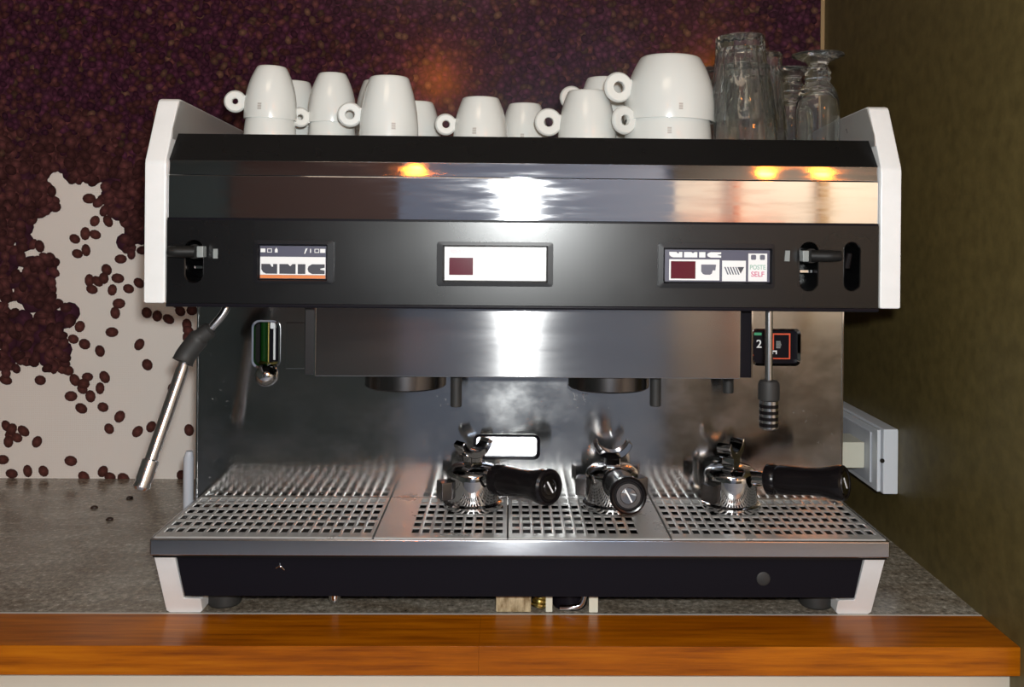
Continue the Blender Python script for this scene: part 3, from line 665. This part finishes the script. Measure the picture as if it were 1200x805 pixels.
# ------------------------------------------------------------------ portafilters
def portafilter(label, loc, rz):
    t = thing('portafilter', label, 'portafilter', loc, rz, 'portafilters on the drip tray')
    bm = bmesh.new(); lathe(bm, [(0.0, 0.034), (0.026, 0.032), (0.0285, 0.0), (0.0325, 0.0), (0.0335, 0.0012), (0.0335, 0.0060), (0.0325, 0.0072), (0.0296, 0.0084), (0.0296, 0.0345), (0.0302, 0.0380), (0.0287, 0.0425), (0.022, 0.0475), (0.010, 0.0492), (0, 0.0494)], 48)
    obj('basket_holder', bm, 'chrome', t)
    for s in (-1, 1):
        bm = bmesh.new(); bx(bm, (-0.009, 0.0285, 0.0125), (0.009, 0.0410, 0.0325), 0.0012)
        bmesh.ops.transform(bm, matrix=Matrix.Rotation(math.radians(s * 105 - 90), 4, 'Z'), verts=bm.verts); obj('lug', bm, 'steel_dark', t)
    bm = bmesh.new(); bx(bm, (-0.0075, -0.0085, 0.0480), (0.0075, 0.0085, 0.0600), 0.0012)
    arc = []
    for k in range(17):
        a = math.radians(195 + 150 * k / 16); arc.append((0.0230 * math.cos(a), 0.0785 + 0.0230 * math.sin(a)))
    for k in range(17):
        a = math.radians(345 - 150 * k / 16); arc.append((0.0178 * math.cos(a), 0.0815 + 0.0178 * math.sin(a)))
    prism(bm, arc, -0.0085, 0.0085, 'YZ', 0.0008, 1)
    obj('spout', bm, 'chrome', t)
    d = Vector((0.13, 0, 0.015)).normalized(); p0 = Vector((0.0, 0, 0.0345)); R = axis_mtx(p0, d)
    bm = bmesh.new(); lathe(bm, [(0.009, 0.020), (0.0085, 0.036), (0.0075, 0.040), (0.0075, 0.046), (0.0, 0.046)], 20, R); obj('neck', bm, 'chrome', t)
    bm = bmesh.new(); lathe(bm, [(0, 0.0430), (0.0140, 0.0430), (0.0168, 0.0450), (0.0172, 0.0510), (0.0158, 0.0545), (0.0150, 0.0560), (0.0163, 0.0600), (0.0158, 0.0750), (0.0148, 0.0900), (0.0155, 0.1060), (0.0180, 0.1180), (0.0189, 0.1240), (0.0186, 0.1290), (0.0165, 0.1312), (0.0150, 0.1308), (0.0143, 0.1295), (0.0, 0.1295)], 36, R)
    h = obj('handle', bm, 'bakelite', t)
    bm = bmesh.new(); lathe(bm, [(0, 0.1292), (0.0120, 0.1292), (0.0125, 0.1300), (0.0122, 0.1306), (0.0085, 0.1306), (0.0080, 0.1302), (0.0, 0.1302)], 28, R); obj('end_cap', bm, 'steel_dark', h)
    bm = bmesh.new(); lathe(bm, [(0, 0.1302), (0.0076, 0.1302), (0.0076, 0.1308), (0, 0.1308)], 24, R); obj('emblem_disc', bm, 'steel_box', h)
    bm = bmesh.new(); b2 = bmesh.new(); bx(b2, (-0.0008, -0.0068, 0.1306), (0.0008, 0.0068, 0.1313)); bmesh.ops.rotate(b2, matrix=Matrix.Rotation(0.5, 3, 'Z'), verts=b2.verts); merge(bm, b2, R); obj('emblem_line', bm, 'print_white', h)
    return t
ZT = 0.0954
portafilter('upside-down chrome portafilter on the tray, leftmost of three, handle pointing right towards viewer', (-0.0550, 1.0700, ZT), math.radians(-50))
portafilter('upside-down portafilter in the middle, handle end facing straight at the viewer', (0.1037, 1.0700, ZT), math.radians(-89))
portafilter('upside-down portafilter at the right, black handle reaching past the machine edge', (0.2397, 1.0700, ZT), math.radians(-37))

# ------------------------------------------------------------------ cups (upside down on the cup tray)
def cup_mesh(R, H, taper=1.0):
    o = [(1.0, 0.0), (1.005, 0.03), (1.0, 0.18), (0.985, 0.34), (0.95, 0.50), (0.895, 0.64), (0.82, 0.78), (0.735, 0.90), (0.69, 0.955), (0.665, 0.985), (0.63, 1.0), (0.56, 1.0), (0.55, 0.975), (0.0, 0.97)]
    o = [(1 - (1 - a) * taper if b < 0.98 else a - 0.37 * (taper - 1), b) for a, b in o[:-2]] + [(0.55 - 0.37 * (taper - 1), 0.975), (0.0, 0.97)]
    t = 0.0024 / R
    i = [(0.0, 0.90), (0.50, 0.895), (0.64, 0.86), (0.735, 0.78), (0.81, 0.67), (0.88, 0.52), (0.915, 0.36), (1.0 - t, 0.18), (1.0 - t, 0.02)]
    i = [(1 - (1 - a) * taper if a > 0.45 else a, b) for a, b in i]
    bm = bmesh.new(); lathe(bm, [(a * R, b * H) for a, b in i[0:]] + [(R * (1 - t * 0.5), -0.0003 * 0 + 0.0)] + [(a * R, b * H) for a, b in o], 48)
    return bm
def prof_r(R, H, z, taper=1.0):
    o = [(1.0, 0.0), (1.005, 0.03), (1.0, 0.18), (0.985, 0.34), (0.95, 0.50), (0.895, 0.64), (0.82, 0.78), (0.735, 0.90), (0.665, 1.0)]
    t = z / H
    for (r0, z0), (r1, z1) in zip(o[:-1], o[1:]):
        if z0 <= t <= z1: return R * (1 - (1 - (r0 + (r1 - r0) * (t - z0) / (z1 - z0))) * taper)
    return R
def cup(label, x, y, z0, R, H, ang, hz, hr, hole, logo=None, tilt=0.0, group='white cups on the machine', taper=1.0):
    t = thing('coffee_cup', label, 'cup', (x, y, z0), 0.0, group)
    t.rotation_euler = (0, tilt, 0)
    obj('bowl', cup_mesh(R, H, taper), 'ceramic', t, 50)
    if ang is not None:
        d = prof_r(R, H, hz, taper) + hr * 0.80; a = math.radians(ang); th = 0.0034
        pr = [(hole, -th * 0.7), (hole + 0.0008, -th), (hr - 0.0022, -th), (hr - 0.0006, -th * 0.6), (hr, 0), (hr - 0.0006, th * 0.6), (hr - 0.0022, th), (hole + 0.0008, th), (hole, th * 0.7)]
        m_ = Matrix.Translation((d * math.cos(a), d * math.sin(a), hz)) @ Matrix.Rotation(a, 4, 'Z') @ Matrix.Rotation(PI / 2, 4, 'X')
        bm = bmesh.new(); lathe(bm, pr, 32, m_, close=True)
        b2 = bmesh.new(); rr = prof_r(R, H, hz, taper); bx(b2, (rr - 0.0016, -0.0030, hz - hr * 0.55), (d - hole - 0.0015, 0.0030, hz + hr * 0.55), 0.0008); merge(bm, b2, Matrix.Rotation(a, 4, 'Z'))
        obj('handle', bm, 'ceramic', t)
    if logo is not None:                             # small printed mark near the rim
        lw, lz, lh = 0.0022, (0.0165 if z0 < Z0 + 0.01 else 0.0085), 0.0075; bm = bmesh.new()
        for k in range(3):
            za, zb = lz + k * lh / 3, lz + (k + 0.78) * lh / 3; row = []
            for q in range(5):
                a = math.radians(logo) + (q / 4 - 0.5) * 2 * lw / R
                for zz in (za, zb):
                    r = prof_r(R, H, zz, taper) + 0.00025; row.append(bm.verts.new((r * math.cos(a), r * math.sin(a), zz)))
            for q in range(4): bm.faces.new((row[2 * q], row[2 * q + 2], row[2 * q + 3], row[2 * q + 1]))
        bmesh.ops.recalc_face_normals(bm, faces=bm.faces[:]); obj('printed_mark', bm, 'logo', t)
    return t
Z0 = 0.500
E_ = dict(R=0.0285, H=0.0590, taper=1.28)
cup('espresso cup topping the leftmost stack, round handle pointing left', -0.2836, 1.05, Z0 + 0.0305, **E_, ang=188, hz=0.0185, hr=0.0125, hole=0.0032, logo=-100, tilt=math.radians(1.5))
cup('lower cup of the leftmost stack, mostly covered by the cup nested on it', -0.2836, 1.05, Z0, **E_, ang=None, hz=0, hr=0, hole=0)
cup('plain cup standing behind the leftmost stack, its right edge showing', -0.2790, 1.14, Z0 + 0.0305, R=0.0300, H=0.0560, ang=None, hz=0, hr=0, hole=0)
cup('lower cup hidden behind the leftmost stack, only its right edge showing', -0.2790, 1.14, Z0, R=0.0300, H=0.0560, ang=None, hz=0, hr=0, hole=0)
cup('upper cup of the second stack from the left, small handle edge at its left', -0.2206, 1.08, Z0 + 0.0305, R=0.0272, H=0.0570, taper=1.25, ang=205, hz=0.005, hr=0.0115, hole=0.003)
cup('lower cup of the second stack from the left', -0.2206, 1.08, Z0, R=0.0272, H=0.0570, taper=1.25, ang=None, hz=0, hr=0, hole=0)
cup('top cup half hidden behind the tall front cup with a left handle', -0.1830, 1.20, Z0 + 0.0340, R=0.0310, H=0.0640, ang=None, hz=0, hr=0, hole=0)
cup('lower cup far behind the tall front cup, under another one', -0.1830, 1.20, Z0, R=0.0310, H=0.0640, ang=None, hz=0, hr=0, hole=0)
cup('tall single white cup at the front, round handle on its left', -0.1490, 1.03, Z0, R=0.0322, H=0.0760, ang=186, hz=0.0345, hr=0.0138, hole=0.0048, logo=-74)
cup('small cup tucked behind the right side of the tall front cup', -0.1270, 1.12, Z0, R=0.0285, H=0.0610, ang=None, hz=0, hr=0, hole=0)
cup('single upturned cup near the middle with a handle at its left', -0.0500, 1.07, Z0, R=0.0312, H=0.0600, ang=190, hz=0.0290, hr=0.0125, hole=0.0042, logo=-101)
cup('low cup set back between the middle cup and the cup with a large handle', 0.0010, 1.13, Z0, R=0.0290, H=0.0615, ang=None, hz=0, hr=0, hole=0, logo=-96)
cup('wide cup with a big ring handle pointing left, in front of a stacked pair', 0.0715, 1.07, Z0, R=0.0335, H=0.0690, ang=187, hz=0.0330, hr=0.0160, hole=0.0052)
cup('top cup of the pair peeping out above the wide cup with big handle', 0.0980, 1.15, Z0 + 0.0360, R=0.0310, H=0.0610, ang=190, hz=0.0355, hr=0.0150, hole=0.0060)
cup('lower cup of the pair behind the wide cup with big handle', 0.0980, 1.15, Z0, R=0.0310, H=0.0610, ang=None, hz=0, hr=0, hole=0)
cup('large cappuccino cup on top of the tallest stack, beside the glasses', 0.1630, 1.06, Z0 + 0.0340, R=0.0510, H=0.0725, ang=196, hz=0.0350, hr=0.0172, hole=0.0062, logo=-85, tilt=math.radians(1.2))
cup('large cappuccino cup at the bottom of the tallest stack, handle pointing left', 0.1620, 1.06, Z0, R=0.0490, H=0.0735, ang=208, hz=0.0325, hr=0.0160, hole=0.0056, logo=-97)

# ------------------------------------------------------------------ glasses (upside down)
def tumbler(label, x, y, z0, R, H, rb, tilt=0.0):
    """fluted tumbler standing on its rim; the thick base is on top"""
    t = thing('tumbler', label, 'glass', (x, y, z0), 0.2, 'upturned fluted tumblers'); t.rotation_euler = (0, tilt, 0.2)
    def flute(a, r, z):
        f = max(0.0, min(1.0, (z / H - 0.40) / 0.12)) * max(0.0, min(1.0, (0.93 - z / H) / 0.04))
        return r * (1 - 0.11 * f * abs(math.sin(7 * a)) ** 0.8)
    out = [(R, 0.0), (R * 1.0, 0.012), (R * 0.985, 0.30 * H), (R * 0.955, 0.42 * H), (R * 0.92, 0.52 * H), (R * 0.88, 0.62 * H), (R * 0.83, 0.74 * H), (rb * 1.03, 0.84 * H), (rb * 1.01, 0.92 * H), (rb, 0.985 * H), (rb - 0.002, H), (0, H - 0.001)]
    inn = [(0, 0.86 * H), (rb * 0.75, 0.86 * H), (rb * 0.90, 0.82 * H), (R * 0.80, 0.62 * H), (R * 0.90, 0.30 * H), (R - 0.0022, 0.01), (R - 0.0016, 0.0)]
    bm = bmesh.new(); lathe(bm, inn + out, 72, None, flute); obj('glass_body', bm, 'glass', t, 18)
    return t
tumbler('upper fluted tumbler stacked at the front, thick base upwards', 0.2440, 1.05, Z0 + 0.034, 0.0345, 0.096, 0.0270, math.radians(-2.0))
tumbler('lower fluted tumbler nested inside the front stack', 0.2475, 1.05, Z0, 0.0360, 0.098, 0.0265)
tumbler('tumbler standing behind the right side of the front stack', 0.2860, 1.125, Z0, 0.0300, 0.125, 0.0235)
tumbler('tumbler behind, showing between the tallest cup stack and the front stack', 0.2390, 1.20, Z0, 0.0330, 0.118, 0.0275)
def goblet(label, x, y, R, H, rf):
    t = thing('goblet', label, 'glass', (x, y, Z0), 0.0, 'upturned stemmed goblets')
    out = [(R, 0.0), (R * 1.01, 0.2 * H), (R * 1.0, 0.42 * H), (R * 0.96, 0.53 * H), (R * 0.82, 0.63 * H), (R * 0.60, 0.69 * H), (R * 0.56, 0.72 * H), (R * 0.62, 0.745 * H), (R * 0.56, 0.775 * H), (R * 0.63, 0.80 * H), (R * 0.52, 0.835 * H), (R * 0.42, 0.87 * H), (R * 0.55, 0.91 * H), (rf * 0.80, 0.945 * H), (rf, 0.965 * H), (rf, 0.985 * H), (rf * 0.7, 0.992 * H), (0, 0.985 * H)]
    inn = [(0, 0.65 * H), (R * 0.60, 0.61 * H), (R * 0.86, 0.52 * H), (R - 0.0018, 0.40 * H), (R - 0.0016, 0.20 * H), (R - 0.0016, 0.004), (R - 0.0008, 0.0)]
    bm = bmesh.new(); lathe(bm, inn + out, 56); obj('glass_body', bm, 'glass', t, 50)
    return t
goblet('stemmed goblet upside down at the right front, round foot on top', 0.3290, 1.05, 0.0240, 0.1125, 0.0285)
goblet('stemmed goblet upside down, half hidden behind the right front goblet', 0.3300, 1.15, 0.0240, 0.1125, 0.0285)

# ------------------------------------------------------------------ wall outlet, plug, beans
ox = WX
so = thing('power_socket', 'pale grey wall socket box on the olive wall right of the machine', 'socket', (ox, 1.30, 0.10))
rel(one('socket_box', 'white_plastic', None, bx, (ox - 0.020, 1.221, 0.0680), (ox, 1.46, 0.1535), 0.002), so)
rel(one('cover_plate', 'white_plastic', None, bx, (ox - 0.0262, 1.226, 0.0700), (ox - 0.0212, 1.455, 0.1515), 0.0012), so)
rel(one('face_insert', 'grey_plastic', None, bx, (ox - 0.0285, 1.245, 0.0770), (ox - 0.0262, 1.44, 0.1445), 0.0008), so)
rel(one('switch_frame', 'white_plastic', None, bx, (ox - 0.0300, 1.375, 0.1040), (ox - 0.0285, 1.382, 0.1400), 0.0004), so)
rel(one('screw', 'steel_dark', None, lathe, [(0, 0), (0.003, 0), (0.003, 0.0015), (0, 0.0015)], 12, axis_mtx((ox - 0.0212, 1.2225, 0.112), (0, -1, 0))), so)
pg = thing('power_plug', 'cream plug pushed into the wall socket beside the machine', 'plug', (ox - 0.0286, 1.29, 0.112))
rel(one('plug_body', 'cream_plastic', None, bx, (ox - 0.0640, 1.262, 0.0915), (ox - 0.0287, 1.318, 0.1270), 0.002), pg)
rel(one('plug_neck', 'cream_plastic', None, bx, (ox - 0.0800, 1.270, 0.0960), (ox - 0.0640, 1.310, 0.1200), 0.002), pg)
rel(one('power_cable', 'cream_plastic', None, tube, spline([(ox - 0.079, 1.29, 0.108), (ox - 0.098, 1.30, 0.095), (ox - 0.10, 1.35, 0.02), (ox - 0.12, 1.42, 0.0042), (ox - 0.2, 1.45, 0.0042)], 6), 0.004), pg)
def bean(label, x, y, a, s=1.0):
    bm = bmesh.new(); n = 14; pr = []
    lathe(bm, [(0, -1)] + [(math.sin(PI * k / n), -math.cos(PI * k / n)) for k in range(1, n)] + [(0, 1)], 20)
    for vv in bm.verts:
        p = vv.co; q = Vector((p.z * 0.0052, p.x * 0.0038, max(p.y, -0.35) * 0.0030))
        if q.z > 0: q.z -= 0.0011 * math.exp(-(p.x / 0.16) ** 2)
        vv.co = q * s
    o = obj('coffee_bean', bm, 'bean', None, 60); o.location = (x, y, 0.00105 * s); o.rotation_euler = (0, 0, a)
    tag(o, label, 'bean', 'loose beans on the granite')
bean('loose dark coffee bean on the granite, closest below the steam wand tip', -0.5835, 1.421, 0.9)
bean('loose coffee bean on the granite, farthest left of three', -0.6150, 1.372, 0.3)
bean('loose coffee bean on the granite, nearest the viewer of three', -0.5700, 1.318, 0.1)

# ------------------------------------------------------------------ pendant lamps behind the viewer (mirrored in chrome and mural)
def pendant(label, x, y, z):
    t = thing('pendant_lamp', label, 'lamp', (x, y, z), 0, 'orange pendant lamps across the room')
    bm = bmesh.new(); lathe(bm, [(0, -0.036), (0.020, -0.028), (0.030, 0.0), (0.023, 0.03), (0.012, 0.05), (0, 0.05)], 24); obj('glowing_shade', bm, 'lamp_glow', t)
    bm = bmesh.new(); lathe(bm, [(0.014, 0.047), (0.014, 0.062), (0.002, 0.066), (0.002, 1.7 - z), (0, 1.7 - z)], 10); obj('cord', bm, 'black_dull', t)
pendant('orange pendant lamp mirrored left of the flash in the chrome trim', -0.37, -1.5, 1.12)
pendant('orange pendant lamp mirrored brightest at the right of the chrome trim', 0.94, -1.5, 1.12)
pendant('orange pendant lamp mirrored furthest right in the chrome trim', 1.17, -1.55, 1.14)
